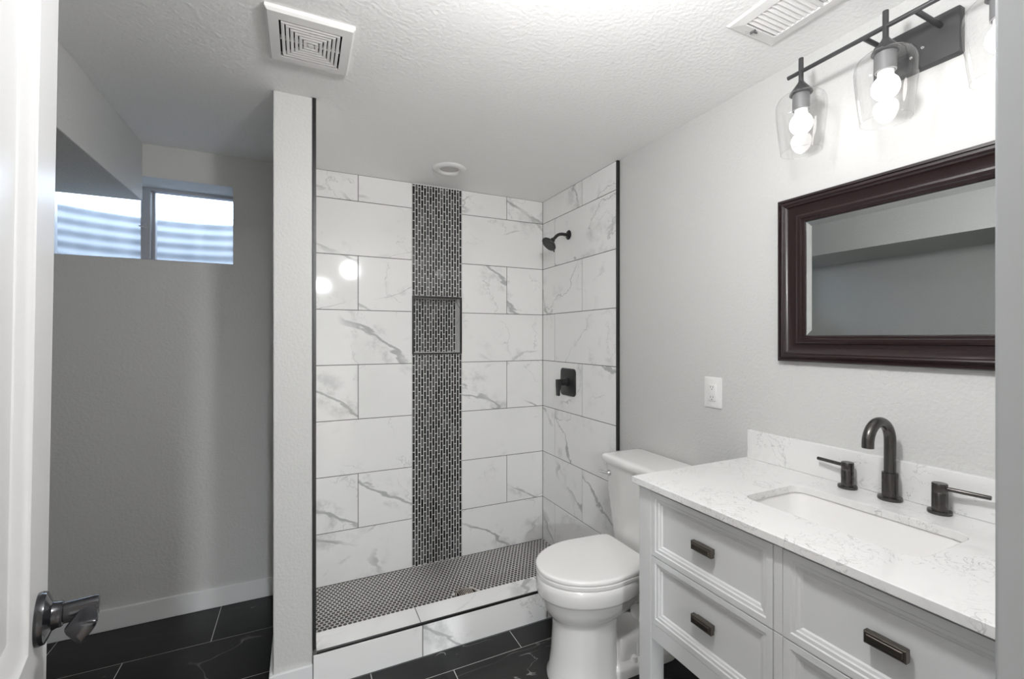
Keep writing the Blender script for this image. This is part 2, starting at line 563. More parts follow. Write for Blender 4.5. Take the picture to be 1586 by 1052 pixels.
# shower tile, back wall
ROW0, RH = 2.103, 0.3055
zrows = [ZC] + [ROW0 - RH * k for k in range(7)] + [ZS]
SX0, SX1 = 0.5895, 0.8955         # mosaic strip
Pb = lambda u, v, h: (u, YB - h, v)
bm = new_bm()
rects = []
for k in range(len(zrows) - 1):
    v1, v0 = zrows[k], zrows[k + 1]
    cutL = [0.286] if k % 2 == 0 else []
    cutR = [1.203] if k % 2 == 0 else []
    xs = [XS] + cutL + [SX0]
    rects += [(xs[i], xs[i + 1], v0, v1) for i in range(len(xs) - 1)]
    xs = [SX1] + cutR + [XR]
    rects += [(xs[i], xs[i + 1], v0, v1) for i in range(len(xs) - 1)]
tiles(bm, rects, Pb, 0.0035, 0.006, mi=0)
NZ0, NZ1, NX0, NX1, ND = 1.247, 1.579, 0.598, 0.887, 0.095     # niche
slab(bm, XS - 0.009, SX0, ZS - 0.02, ZC, Pb, -0.012, -0.0016, 1)
slab(bm, SX1, XR + 0.009, ZS - 0.02, ZC, Pb, -0.012, -0.0016, 1)
wsb = struct('wall_shower_back', bm, [M['marble'], M['grout_dark']])

# mosaic strip with the niche
def chips(bm, u0, u1, v0, v1, P, ncol, pitch):
    w = (u1 - u0) / ncol
    rects = []
    for c in range(ncol):
        ph = (0.5 if c % 2 else 0.0) + 0.04 * (c % 3)
        z = v1 + pitch * (1 - ph) - 0.012
        while z > v0:
            a, b = max(z - pitch, v0), min(z, v1)
            if b - a > 0.006:
                rects.append((u0 + c * w, u0 + (c + 1) * w, a, b))
            z -= pitch
    tiles(bm, rects, P, 0.0042, 0.004, cham=0.0006, mi=0, tilt=0.00045, spread=0.5)
bm = new_bm()
chips(bm, SX0, SX1, NZ1 + 0.008, ZC - 0.003, Pb, 18, 0.0515)
chips(bm, SX0, SX1, ZS, NZ0 - 0.008, Pb, 18, 0.0515)
slab(bm, SX0, SX1, NZ1, ZC, Pb, -0.012, -0.0012, 1)
slab(bm, SX0, SX1, ZS - 0.02, NZ0, Pb, -0.012, -0.0012, 1)
slab(bm, SX0, NX0, NZ0, NZ1, Pb, -0.012, -0.0012, 1)
slab(bm, NX1, SX1, NZ0, NZ1, Pb, -0.012, -0.0012, 1)
obj('mosaic_strip', bm, [M['chip'], M['grout_white']], wsb)
bm = new_bm()
Pn = lambda u, v, h: (u, YB + ND - h, v)
chips(bm, NX0, NX1, NZ0, NZ1, Pn, 17, 0.0515)
slab(bm, NX0 - 0.008, NX1 + 0.008, NZ0 - 0.01, NZ1 + 0.01, Pn, -0.012, -0.0012, 1)
nb = obj('niche_back', bm, [M['chip'], M['grout_white']], wsb)
bm = new_bm()
yy0, yy1 = YB + 0.001, YB + ND
box(bm, NX0 - 0.012, NX0, yy0, yy1, NZ0 - 0.012, NZ1 + 0.012, off=(3, 4, 5))
box(bm, NX1, NX1 + 0.012, yy0, yy1, NZ0 - 0.012, NZ1 + 0.012, off=(7, 4, 5))
box(bm, NX0, NX1, yy0, yy1, NZ0 - 0.012, NZ0, off=(1, 4, 9))
box(bm, NX0, NX1, yy0, yy1, NZ1, NZ1 + 0.012, off=(1, 14, 9))
obj('niche_lining', bm, M['marble'], wsb)
t = 0.009
for (a, b, c, d) in ((SX0 - 0.001, SX0 + t, NZ0 - t, NZ1 + t), (SX1 - t, SX1 + 0.001, NZ0 - t, NZ1 + t),
                     (SX0 + t, SX1 - t, NZ0 - t, NZ0), (SX0 + t, SX1 - t, NZ1, NZ1 + t)):
    bm = new_bm()
    box(bm, a, b, YB - 0.004, YB + 0.012, c, d)
    obj('niche_edge_strip', bm, M['black_edge'], wsb, bevel=0.0015)
tag(wsb, 'marble tiled back wall of the shower with black mosaic strip')

# shower tile, right wall
Pr = lambda u, v, h: (XR - h, u, v)
bm = new_bm()
rects = []
for k in range(len(zrows) - 1):
    v1, v0 = zrows[k], zrows[k + 1]
    ys = [CY0 + 0.008] + ([2.167] if k % 2 == 0 else [2.476]) + [YB]
    rects += [(ys[i], ys[i + 1], v0, v1) for i in range(len(ys) - 1)]
tiles(bm, rects, Pr, 0.0035, 0.006, mi=0)
slab(bm, CY0 + 0.001, YB + 0.012, ZS - 0.02, ZC, Pr, -0.0149, -0.0016, 1)
struct('wall_shower_right', bm, [M['marble'], M['grout_dark']])
# shower tile, left wall (the partition's inner face)
Pl = lambda u, v, h: (XS + h, u, v)
bm = new_bm()
rects = []
for k in range(len(zrows) - 1):
    v1, v0 = zrows[k], zrows[k + 1]
    ys = [PY + 0.006] + ([2.167] if k % 2 == 0 else [2.476]) + [YB]
    rects += [(ys[i], ys[i + 1], v0, v1) for i in range(len(ys) - 1)]
tiles(bm, rects, Pl, 0.0035, 0.006, mi=0)
slab(bm, PY + 0.001, YB + 0.012, ZS - 0.02, ZC, Pl, -0.0105, -0.0016, 1)
struct('wall_shower_left', bm, [M['marble'], M['grout_dark']])

# black edge strips
bm = new_bm(); box(bm, PX1 - 0.0005, XS + 0.0015, PY - 0.004, PY + 0.007, CZ + 0.004, ZC - 0.0005)
struct('trim_1', bm, M['black_edge'], bevel=0.0015)
bm = new_bm(); box(bm, XR - 0.0015, XW, CY0 - 0.004, CY0 + 0.008, 0.0, ZC - 0.0005)
struct('trim_2', bm, M['black_edge'], bevel=0.0015)

# shower floor: penny mosaic
bm = new_bm()
lay = bm.verts.layers.float_vector['off']
pit = 0.0222
DRX, DRY, DRR = 0.787, 2.232, 0.062
row = 0
y = CY1 + 0.004
while y < YB:
    x = XS + (pit / 2 if row % 2 else 0) + 0.004
    while x < XR:
        if math.hypot(x - DRX, y - DRY) > DRR + 0.007:
            o = Vector((random.random(), random.random(), random.random()))
            up = []; dn = []; md = []
            for i in range(12):
                a = 2 * PI * (i + 0.5) / 12
                rr = 0.0094 * (1.0 + 0.035 * math.cos(6 * (a - PI / 2)))
                cx, cy = math.cos(a), math.sin(a)
                px_, py_ = min(max(x + rr * cx, XS + 0.001), XR - 0.001), min(max(y + rr * cy, CY1 + 0.001), YB - 0.001)
                qx, qy = min(max(x + (rr - 0.001) * cx, XS + 0.001), XR - 0.001), min(max(y + (rr - 0.001) * cy, CY1 + 0.001), YB - 0.001)
                dn.append(bm.verts.new((px_, py_, ZS - 0.002)))
                up.append(bm.verts.new((qx, qy, ZS)))
            for q in dn + up: q[lay] = o
            for i in range(12):
                bm.faces.new((dn[i], dn[(i + 1) % 12], up[(i + 1) % 12], up[i]))
            bm.faces.new(up)
        x += pit
    y += pit * 0.866
    row += 1
slab(bm, XS - 0.004, XR + 0.004, CY1 - 0.03, YB + 0.006, Pf, ZS - 0.08, ZS - 0.0009, 1)
struct('floor_shower', bm, [M['penny'], M['grout_white']])

# curb
bm = new_bm()
cx0, cx1, cx2, cx3 = PX1 + 0.001, 0.458, 1.057, XW
Pc = lambda u, v, h: (u, CY0 - h, v)
tiles(bm, [(cx0, cx1, 0, CZ - 0.009), (cx1, cx2, 0, CZ - 0.009), (cx2, cx3, 0, CZ - 0.009)], Pc, 0.0035, 0.006)
Pt = lambda u, v, h: (u, v, CZ + h)
tiles(bm, [(cx0 + 0.011, 0.452, CY0 + 0.006, CY1), (0.452, 1.05, CY0 + 0.006, CY1), (1.05, XR - 0.001, CY0 + 0.006, CY1)], Pt, 0.003, 0.006)
box(bm, cx0, XW - 0.0005, CY0 + 0.0016, PY, 0.0, CZ - 0.003, 1)
box(bm, cx0 + 0.011, XR - 0.0005, PY, CY1 - 0.001, ZS - 0.05, CZ - 0.0016, 1)
curb = struct('wall_curb', bm, [M['marble'], M['grout_dark']])
bm = new_bm()
box(bm, cx0 + 0.013, XR, CY0 - 0.0015, CY0 + 0.007, CZ - 0.010, CZ + 0.0012)
obj('edge_strip', bm, M['black_edge'], curb, bevel=0.002)

# baseboards
def baseboard(name, x0, x1, y0, y1, h=0.097):
    bm = new_bm(); box(bm, x0, x1, y0, y1, 0.0, h)
    return struct(name, bm, M['trim'], bevel=0.003)
baseboard('baseboard_back', XL, PX0, YA - 0.013, YA)
baseboard('baseboard_left', XL, XL + 0.013, YF, YA - 0.013)
baseboard('baseboard_partition', PX0 - 0.013, PX1 + 0.0005, PY - 0.013, PY)
baseboard('baseboard_partition_side', PX0 - 0.013, PX0, PY, YA - 0.013)
baseboard('baseboard_right', XW - 0.013, XW, 1.09, CY0 - 0.006)
baseboard('baseboard_front', XL + 0.013, XD0 - 0.09, YF, YF + 0.013)

# door frame (jambs, stop, head) and casing
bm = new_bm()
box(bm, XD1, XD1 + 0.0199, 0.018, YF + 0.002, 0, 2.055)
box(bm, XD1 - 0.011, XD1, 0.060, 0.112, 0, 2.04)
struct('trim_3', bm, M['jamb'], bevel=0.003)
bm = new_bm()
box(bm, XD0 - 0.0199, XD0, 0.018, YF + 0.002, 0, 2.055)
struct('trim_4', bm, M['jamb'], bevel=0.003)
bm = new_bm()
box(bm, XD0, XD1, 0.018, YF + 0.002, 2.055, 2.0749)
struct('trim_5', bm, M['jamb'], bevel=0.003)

# ------------------------------------------------------------------ window
win = bpy.data.objects.new('window_1', None); C.objects.link(win)
win['kind'] = 'structure'
win['label'] = 'sliding basement window high in the alcove wall'
fy0, fy1 = WY - 0.012, WY + 0.03
bm = new_bm()
f = 0.030
box(bm, WX0, WX1, fy0, fy1, WZ0, WZ0 + f)
box(bm, WX0, WX1, fy0, fy1, WZ1 - 0.016, WZ1)
box(bm, WX0, WX0 + f, fy0, fy1, WZ0 + f, WZ1 - 0.016)
box(bm, WX1 - 0.022, WX1, fy0, fy1, WZ0 + f, WZ1 - 0.016)
obj('frame', bm, M['alu'], win, bevel=0.002)
mx0, mx1 = -0.732, -0.692
bm = new_bm()
box(bm, mx0, mx1, fy0 - 0.004, fy1 - 0.012, WZ0 + f, WZ1 - 0.016)
mul = obj('meeting_rail', bm, M['alu'], win, bevel=0.002)
bm = new_bm()
box(bm, mx1 + 0.002, mx1 + 0.016, fy0 + 0.012, fy1, WZ0 + f, WZ1 - 0.016)
obj('fixed_rail', bm, M['alu'], win, bevel=0.0015)
bm = new_bm()
box(bm, mx0 + 0.012, mx0 + 0.026, fy0 - 0.018, fy0 - 0.004, 1.885, 1.91)
box(bm, mx0 - 0.004, mx0 + 0.020, fy0 - 0.022, fy0 - 0.014, 1.892, 1.898)
obj('latch', bm, M['chrome'], mul, bevel=0.0015)
for a, b, yy in ((WX0 + f, mx0, fy0 + 0.010), (mx1 + 0.016, WX1 - 0.022, fy0 + 0.026)):
    bm = new_bm()
    box(bm, a, b, yy, yy + 0.003, WZ0 + f, WZ1 - 0.016)
    obj('pane', bm, M['pane'], win)

# outside: corrugated window well, ground and a neighbour's siding
bm = new_bm()
prof = []
z = 1.30
rings = []
nz_ = 92
na = 60
for i in range(nz_ + 1):
    z = 1.30 + (2.097 - 1.30) * i / nz_
    w = 0.006 * math.sin(2 * PI * z / 0.068)
    ring = []
    for j in range(na + 1):
        a = PI * j / na
        ca, sa = math.cos(a), math.sin(a)
        ex = 0.78 + w; ey = 0.68 + w
        ring.append((-0.70 + ex * ca, 2.89 + ey * sa, z))
    rings.append(ring)
loft(bm, rings, False, False, closed=False)
ww = obj('window_well', bm, M['galv'], smooth=60)
md = ww.modifiers.new('solid', 'SOLIDIFY'); md.thickness = 0.004; md.offset = 1
tag(ww, 'curved corrugated grey steel window well outside the window', 'window well')
bm = new_bm(); box(bm, -1.6, 0.2, 2.89, 3.75, 1.2, 1.299)
struct('ground_well_floor', bm, M['galv'])
bm = new_bm()
for k in range(14):
    z0 = 1.9 + 0.2 * k
    vs = [bm.verts.new(p) for p in ((-7, 6.0, z0), (4, 6.0, z0), (4, 6.03, z0 + 0.2), (-7, 6.03, z0 + 0.2))]
    bm.faces.new(vs)
    vs = [bm.verts.new(p) for p in ((-7, 6.03, z0), (4, 6.03, z0), (4, 6.0, z0), (-7, 6.0, z0))]
    bm.faces.new(vs)
struct('wall_outside', bm, M['siding'], 'pale clapboard siding of the house outside')

# ------------------------------------------------------------------ door with lever handle
DW, DH, DT = 0.70, 2.03, 0.035
door = bpy.data.objects.new('door_1', None); C.objects.link(door)
door['kind'] = 'structure'
door['label'] = 'white panelled door standing open beside the camera'
door.location = (-0.168, 0.144, 0.008)
ALPHA = PI / 2 + math.radians(13.3)
door.rotation_euler = (math.radians(0.75), 0, ALPHA)
bm = new_bm()
def panel_face(bm, y, s, X0, X1, Z0, Z1, holes):
    """door face at local y with recessed moulded panels; s=+1: outside is -y"""
    zs = sorted({Z0, Z1, *[h[2] for h in holes], *[h[3] for h in holes]})
    xs = [X0, holes[0][0], holes[0][1], X1]
    for i in range(len(xs) - 1):
        for j in range(len(zs) - 1):
            if any(xs[i] >= h[0] - 1e-6 and xs[i + 1] <= h[1] + 1e-6 and zs[j] >= h[2] - 1e-6 and zs[j + 1] <= h[3] + 1e-6 for h in holes):
                continue
            bm.faces.new([bm.verts.new(p) for p in ((xs[i], y, zs[j]), (xs[i + 1], y, zs[j]), (xs[i + 1], y, zs[j + 1]), (xs[i], y, zs[j + 1]))])
    for (a, b, c, d) in holes:
        rings = []
        for ins, dep in ((0, 0), (0.004, 0.003), (0.016, 0.006), (0.030, 0.010), (0.034, 0.012), (0.060, 0.010)):
            rings.append([(a + ins, y + s * dep, c + ins), (b - ins, y + s * dep, c + ins), (b - ins, y + s * dep, d - ins), (a + ins, y + s * dep, d - ins)])
        loft(bm, rings, False, True)
holes = [(0.115, DW - 0.115, 0.24, 0.86), (0.115, DW - 0.115, 0.955, DH - 0.125)]
panel_face(bm, 0.0, 1, 0, DW, 0, DH, holes)
panel_face(bm, DT, -1, 0, DW, 0, DH, holes)
for q in (((0, 0), (0, DT)), ((DW, 0), (DW, DT))):
    (xa, ya), (xb, yb) = q
    bm.faces.new([bm.verts.new(p) for p in ((xa, ya, 0), (xb, yb, 0), (xb, yb, DH), (xa, ya, DH))])
for zz in (0, DH):
    bm.faces.new([bm.verts.new(p) for p in ((0, 0, zz), (DW, 0, zz), (DW, DT, zz), (0, DT, zz))])
bmesh.ops.remove_doubles(bm, verts=bm.verts, dist=1e-5)
obj('door_leaf', bm, M['door'], door, smooth=25)
hz = 0.972
hx = DW - 0.066
bm = new_bm()
lathe(bm, [(0.0315, 0.0), (0.032, 0.004), (0.0305, 0.008), (0.024, 0.011), (0.0175, 0.0135), (0.0158, 0.018), (0.0158, 0.022)], (hx, 0, hz), (0, -1, 0), 40)
ros = obj('rosette', bm, M['handle'], door, smooth=35)
tag(ros, 'black round rosette')
bm = new_bm()
lathe(bm, [(0.0150, 0.020), (0.0150, 0.023), (0.0130, 0.024), (0.0128, 0.052), (0.0120, 0.057), (0.0095, 0.0582)], (hx, 0, hz), (0, -1, 0), 32)
lev = obj('lever', bm, M['handle'], door, smooth=35)
bm = new_bm()
rings = []
def pick(t, x, yc, zc, w, hu, hd):
    """guitar-pick section: flat rounded top, drawn to a point below"""
    out = []
    for i in range(24):
        a = 2 * PI * i / 24
        ca, sa = math.cos(a), math.sin(a)
        k = 1.0 if sa >= 0 else 1 - 0.62 * t * (-sa) ** 1.3
        out.append((x, yc + w * ca * k, zc + (hu * (abs(sa) ** (1 - 0.35 * t)) if sa >= 0 else -hd * (-sa))))
    return out
for q, w, hu, hd, dy, dz in ((0.0, 0.009, 0.010, 0.010, 0, 0), (0.12, 0.0095, 0.009, 0.010, 0, 0), (0.3, 0.0105, 0.007, 0.011, 0.0005, -0.002), (0.5, 0.0125, 0.0055, 0.014, 0.002, -0.004),
                             (0.7, 0.0145, 0.005, 0.0185, 0.003, -0.006), (0.88, 0.0155, 0.0048, 0.0215, 0.004, -0.008), (0.96, 0.0148, 0.004, 0.0205, 0.0045, -0.0085), (1.0, 0.011, 0.002, 0.015, 0.005, -0.0095)):
    rings.append(pick(min(1, q * 1.3), hx - 0.003 - 0.032 * q, -0.047 + dy, hz + dz, w, hu, hd))
loft(bm, rings)
obj('lever_grip', bm, M['handle'], lev, smooth=50)
bm = new_bm()
box(bm, DW - 0.001, DW + 0.0012, 0.006, DT - 0.006, hz - 0.03, hz + 0.03)
obj('latch_plate', bm, M['handle'], door)

# ------------------------------------------------------------------ vanity
VY0, VY1, VC = 0.186, 1.115, 0.6505
VX0, VZ = 0.944, 0.900
TH = 0.020
def lay_off(bm, v):
    lay = bm.verts.layers.float_vector['off']
    for q in bm.verts: q[lay] = v
# countertop with sink cut-out
SKX0, SKX1, SKY0, SKY1 = 1.096, 1.334, 0.452, 0.842
bm = new_bm()
inn = rrect(SKX0, SKX1, SKY0, SKY1, 0.036, 8)
outp = []
r = 0.036
for (x, y) in inn:
    ox = VX0 if x <= SKX0 + 1e-9 or x < SKX0 + r * 0.2929 + 1e-9 else None
    # map each inner point to the outer rectangle
    dx0, dx1, dy0, dy1 = x - SKX0, SKX1 - x, y - SKY0, SKY1 - y
    m = min(dx0, dx1, dy0, dy1)
    corner = (min(dx0, dx1) < r - 1e-9) and (min(dy0, dy1) < r - 1e-9)
    X = VX0 if dx0 < dx1 else XW - 0.001
    Y = VY0 if dy0 < dy1 else VY1
    ax, ay = min(dx0, dx1), min(dy0, dy1)
    if abs(ax - ay) < 1e-6:
        outp.append((X, Y))
    elif ax < ay:
        tpar = min(1, ay / r)
        outp.append((X, (SKY0 + r if dy0 < dy1 else SKY1 - r) * tpar + Y * (1 - tpar)))
    else:
        tpar = min(1, ax / r)
        outp.append(((SKX0 + r if dx0 < dx1 else SKX1 - r) * tpar + X * (1 - tpar), Y))
n = len(inn)
rt = [bm.verts.new((x, y, VZ)) for x, y in inn]
rb = [bm.verts.new((x, y, VZ - TH)) for x, y in inn]
ot = [bm.verts.new((x, y, VZ)) for x, y in outp]
ob = [bm.verts.new((x, y, VZ - TH)) for x, y in outp]
for i in range(n):
    j = (i + 1) % n
    bm.faces.new((rt[i], rt[j], ot[j], ot[i]))
    bm.faces.new((rb[j], rb[i], ob[i], ob[j]))
    bm.faces.new((rt[j], rt[i], rb[i], rb[j]))
    bm.faces.new((ot[i], ot[j], ob[j], ob[i]))
ct = obj('countertop', bm, M['quartz'], bevel=0.0016)
tag(ct, 'white quartz countertop with fine grey veins on the vanity', 'countertop')
bm = new_bm()
box(bm, XW - 0.0195, XW - 0.001, VY0, VY1 - 0.012, VZ + 0.0003, VZ + 0.103, off=(4, 2, 9))
obj('backsplash', bm, M['quartz'], ct, bevel=0.0016)

# undermount sink
bm = new_bm()
def sink_ring(ins, z, r):
    return [(x, y, z) for x, y in rrect(SKX0 + ins, SKX1 - ins, SKY0 + ins, SKY1 - ins, r + 0.012, 8)]
zb = VZ - TH
rings = [sink_ring(-0.022, zb - 0.0005, 0.03), sink_ring(-0.005, zb - 0.0005, 0.026), sink_ring(-0.003, zb - 0.006, 0.026), sink_ring(0.004, zb - 0.06, 0.03),
         sink_ring(0.014, zb - 0.105, 0.034), sink_ring(0.034, zb - 0.122, 0.03), sink_ring(0.075, zb - 0.128, 0.02),
         ]
loft(bm, rings, False, True)
rings2 = [sink_ring(-0.022, zb - 0.0005, 0.03), sink_ring(-0.022, zb - 0.010, 0.03), sink_ring(-0.010, zb - 0.02, 0.03), sink_ring(-0.004, zb - 0.11, 0.034), sink_ring(0.03, zb - 0.138, 0.03)]
loft(bm, rings2, False, True)
bmesh.ops.remove_doubles(bm, verts=bm.verts, dist=1e-6)
sk = thing('sink', 'white rectangular undermount sink basin set below the countertop', 'sink', (0, 0, 0))
obj('basin', bm, M['porc'], sk, smooth=50)
bm = new_bm()
lathe(bm, [(0.022, 0.0), (0.022, 0.003), (0.016, 0.0045), (0.0, 0.0045)], (1.235, VC, zb - 0.1285), (0, 0, 1), 28)
obj('drain', bm, M['gun'], sk, smooth=40)

# vanity cabinet
van = thing('bathroom_vanity', 'white bathroom vanity cabinet with panelled drawers under the quartz countertop', 'vanity', (0, 0, 0))
CX = 0.9645              # front face of the frame
BY0, BY1 = 0.196, 1.105  # cabinet sides
LW = 0.053
ZTOP, ZBOT = VZ - TH - 0.0005, 0.420
XBK = XW - 0.006
for (xa, xb, ya, yb) in ((CX, CX + LW, BY1 - LW, BY1), (CX, CX + LW, BY0, BY0 + LW), (XBK - LW, XBK, BY1 - LW, BY1), (XBK - LW, XBK, BY0, BY0 + LW)):
    bm = new_bm(); box(bm, xa, xb, ya, yb, 0.0, ZTOP)
    obj('leg', bm, M['cab'], van, bevel=0.0025)
# carcass behind the drawers (hollow where the basin hangs)
bm = new_bm()
box(bm, CX + LW, XBK - LW, BY1 - 0.045, BY1 - 0.01, ZBOT, ZTOP)
box(bm, CX + LW, XBK - LW, BY0 + 0.01, BY0 + 0.045, ZBOT, ZTOP)
box(bm, XBK - 0.02, XBK - 0.004, BY0 + LW, BY1 - LW, ZBOT, ZTOP)
box(bm, CX + 0.012, XBK - 0.02, BY0 + LW, BY1 - LW, ZBOT + 0.02, ZBOT + 0.038)
obj('carcass', bm, M['cab'], van, bevel=0.0015)
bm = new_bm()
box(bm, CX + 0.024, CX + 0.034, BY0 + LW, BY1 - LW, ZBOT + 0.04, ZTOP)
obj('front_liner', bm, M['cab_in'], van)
st0, st1 = VC - 0.0105, VC + 0.0105
bm = new_bm()
box(bm, CX + 0.001, CX + 0.024, BY0 + LW, BY1 - LW, ZTOP - 0.010, ZTOP)
obj('top_rail', bm, M['cab'], van, bevel=0.001)
bm = new_bm()
box(bm, CX + 0.001, CX + 0.030, BY0 + LW, BY1 - LW, ZBOT, 0.470)
obj('apron', bm, M['cab'], van, bevel=0.0015)
ZG = 0.6735    # gap between upper and lower drawers
for za, zb2 in ((0.4715, ZG - 0.0012), (ZG + 0.0012, ZTOP - 0.0105)):
    bm = new_bm()
    box(bm, CX + 0.001, CX + 0.024, st0, st1, za, zb2)
    obj('stile', bm, M['cab'], van, bevel=0.001)
def drawer(ya, yb, za, zb, nm):
    bm = new_bm()
    x0 = CX
    xb = CX + 0.020
    g = 0.0014
    ya += g; yb -= g; za += g; zb -= g
    rings = [[(xb, ya, za), (xb, yb, za), (xb, yb, zb), (xb, ya, zb)]]
    for ins, dep in ((0.0, 0.0005), (0.0008, 0.0), (0.016, 0.0), (0.0185, 0.003), (0.026, 0.0035), (0.0285, 0.0065), (0.034, 0.008), (0.037, 0.012)):
        rings.append([(x0 + dep, ya + ins, za + ins), (x0 + dep, yb - ins, za + ins), (x0 + dep, yb - ins, zb - ins), (x0 + dep, ya + ins, zb - ins)])
    loft(bm, rings, True, True)
    d = obj('drawer', bm, M['cab'], van)
    yc, zc = (ya + yb) / 2, (za + zb) / 2 + 0.004
    xf = x0 + 0.012
    hb = new_bm()
    box(hb, xf - 0.005, xf, yc - 0.027, yc + 0.027, zc - 0.007, zc + 0.007)
    rings = []
    for ins, xx in ((0.004, -0.005), (0.0, -0.009), (0.0, -0.021), (0.002, -0.0225), (0.0045, -0.0225), (0.006, -0.024)):
        rings.append([(xf + xx, yc - 0.033 + ins, zc - 0.0115 + ins), (xf + xx, yc + 0.033 - ins, zc - 0.0115 + ins), (xf + xx, yc + 0.033 - ins, zc + 0.0115 - ins), (xf + xx, yc - 0.033 + ins, zc + 0.0115 - ins)])
    loft(hb, rings)
    h = obj('handle', hb, M['bronze'], d)
    h['label'] = 'dark bronze block handle'
    return d
for (ya, yb) in ((st1, BY1 - LW), (BY0 + LW, st0)):
    drawer(ya, yb, ZG, ZTOP - 0.0102, 'upper')
    drawer(ya, yb, 0.470, ZG, 'lower')

# widespread faucet
fa = thing('faucet', 'dark metal widespread faucet with gooseneck spout behind the sink', 'faucet', (1.434, VC + 0.003, VZ))
bm = new_bm()
lathe(bm, [(0.0, 0.0002), (0.0265, 0.0002), (0.0275, 0.003), (0.0265, 0.009), (0.019, 0.010), (0.0178, 0.011), (0.0178, 0.072), (0.0172, 0.0735), (0.0135, 0.074)], (0, 0, 0), (0, 0, 1), 36)
obj('spout_base', bm, M['gun'], fa, smooth=35)
bm = new_bm()
pts = [(0, 0, 0.070), (0, 0, 0.10), (0, 0, 0.13), (0, 0, 0.158)]
R_ = 0.053
for i in range(1, 25):
    a = PI * i / 24
    pts.append((-R_ + R_ * math.cos(a), 0, 0.160 + R_ * math.sin(a)))
pts.append((-2 * R_, 0, 0.152)); pts.append((-2 * R_, 0, 0.150))
tube(bm, pts, 0.0133, 28)
obj('spout', bm, M['gun'], fa, smooth=40)
for s in (1, -1):
    hy = s * 0.1035
    bm = new_bm()
    lathe(bm, [(0.0, 0.0002), (0.0235, 0.0002), (0.0242, 0.003), (0.0235, 0.008), (0.0165, 0.009), (0.0155, 0.010), (0.0155, 0.051), (0.0149, 0.052), (0.0155, 0.053), (0.0155, 0.073), (0.0145, 0.075), (0.0, 0.0755)], (0, hy, 0), (0, 0, 1), 36)
    h = obj('handle', bm, M['gun'], fa, smooth=35)
    bm = new_bm()
    lathe(bm, [(0.0052, 0.010), (0.0052, 0.088), (0.0046, 0.0895), (0.0, 0.090)], (0, hy, 0.064), (0.12, s, 0.0), 20)
    obj('lever', bm, M['gun'], h, smooth=35)

# ------------------------------------------------------------------ mirror
mi_ = thing('wall_mirror', 'wide wall mirror in dark mahogany frame above the sink', 'mirror', (XW, VC, 1.528))
HY, HZ = 0.3375, 0.270
bm = new_bm()
rings = []
# (inset from the outer edge, height off the wall)
for ins, h in ((0.0, 0.0005), (0.0, 0.019), (0.003, 0.0225), (0.009, 0.0235), (0.011, 0.0205), (0.0135, 0.0205), (0.015, 0.0255), (0.020, 0.0270), (0.024, 0.0255), (0.026, 0.0225), (0.036, 0.0165), (0.048, 0.0125), (0.058, 0.0115), (0.060, 0.0165), (0.066, 0.0185), (0.0735, 0.0165), (0.076, 0.0125), (0.083, 0.0105), (0.086, 0.0065), (0.086, 0.0005)):
    rings.append([(-h, HY - ins, -HZ + ins), (-h, -HY + ins, -HZ + ins), (-h, -HY + ins, HZ - ins), (-h, HY - ins, HZ - ins)])
loft(bm, rings, False, False)
obj('frame', bm, M['mahog'], mi_, smooth=28)
bm = new_bm()
i0 = 0.0855
rings = []
for ins, h in ((i0, 0.0012), (i0, 0.0042), (i0 + 0.018, 0.0044)):
    rings.append([(-h, HY - ins, -HZ + ins), (-h, -HY + ins, -HZ + ins), (-h, -HY + ins, HZ - ins), (-h, HY - ins, HZ - ins)])
loft(bm, rings, True, True)
obj('glass', bm, M['silver'], mi_)

# ------------------------------------------------------------------ vanity light
LX, LYC, LZ = 1.340, 0.614, 2.126
vl = thing('vanity_light', 'dark metal bar light with three clear glass shades above the mirror', 'light', (XW, LYC, 2.10))
def V(x, y, z): return (x - XW, y - LYC, z - 2.10)
bm = new_bm()
rings = []
for h, ins in ((0.0005, 0.0), (0.019, 0.0), (0.022, 0.002)):
    rings.append([(-h, u, v) for u, v in rrect(-0.093 + ins, 0.093 - ins, 2.040 - 2.10 + ins, 2.157 - 2.10 - ins, 0.006, 3)])
loft(bm, rings)
bp_ = obj('backplate', bm, M['lampmetal'], vl, smooth=35)
bm = new_bm()
lathe(bm, [(0.0055, 0.0), (0.0055, 0.003), (0.003, 0.006), (0.0, 0.0065)], (-0.022, -0.02, -0.01), (-1, 0, 0), 16)
obj('screw', bm, M['chrome'], bp_, smooth=40)
bm = new_bm()
lathe(bm, [(0.0, 0.0), (0.0058, 0.0003), (0.0060, 0.001), (0.0060, 0.514), (0.0058, 0.5147), (0.0, 0.515)], V(LX, LYC - 0.2575, LZ), (0, 1, 0), 20)
obj('bar', bm, M['lampmetal'], vl, smooth=40)
for s in (1, -1):
    bm = new_bm()
    lathe(bm, [(0.006, 0.0), (0.006, XW - 0.022 - LX)], V(LX, LYC + s * 0.055, LZ), (1, 0, 0), 18)
    obj('arm', bm, M['lampmetal'], vl, smooth=40)
LY = (0.832, 0.620, 0.408)
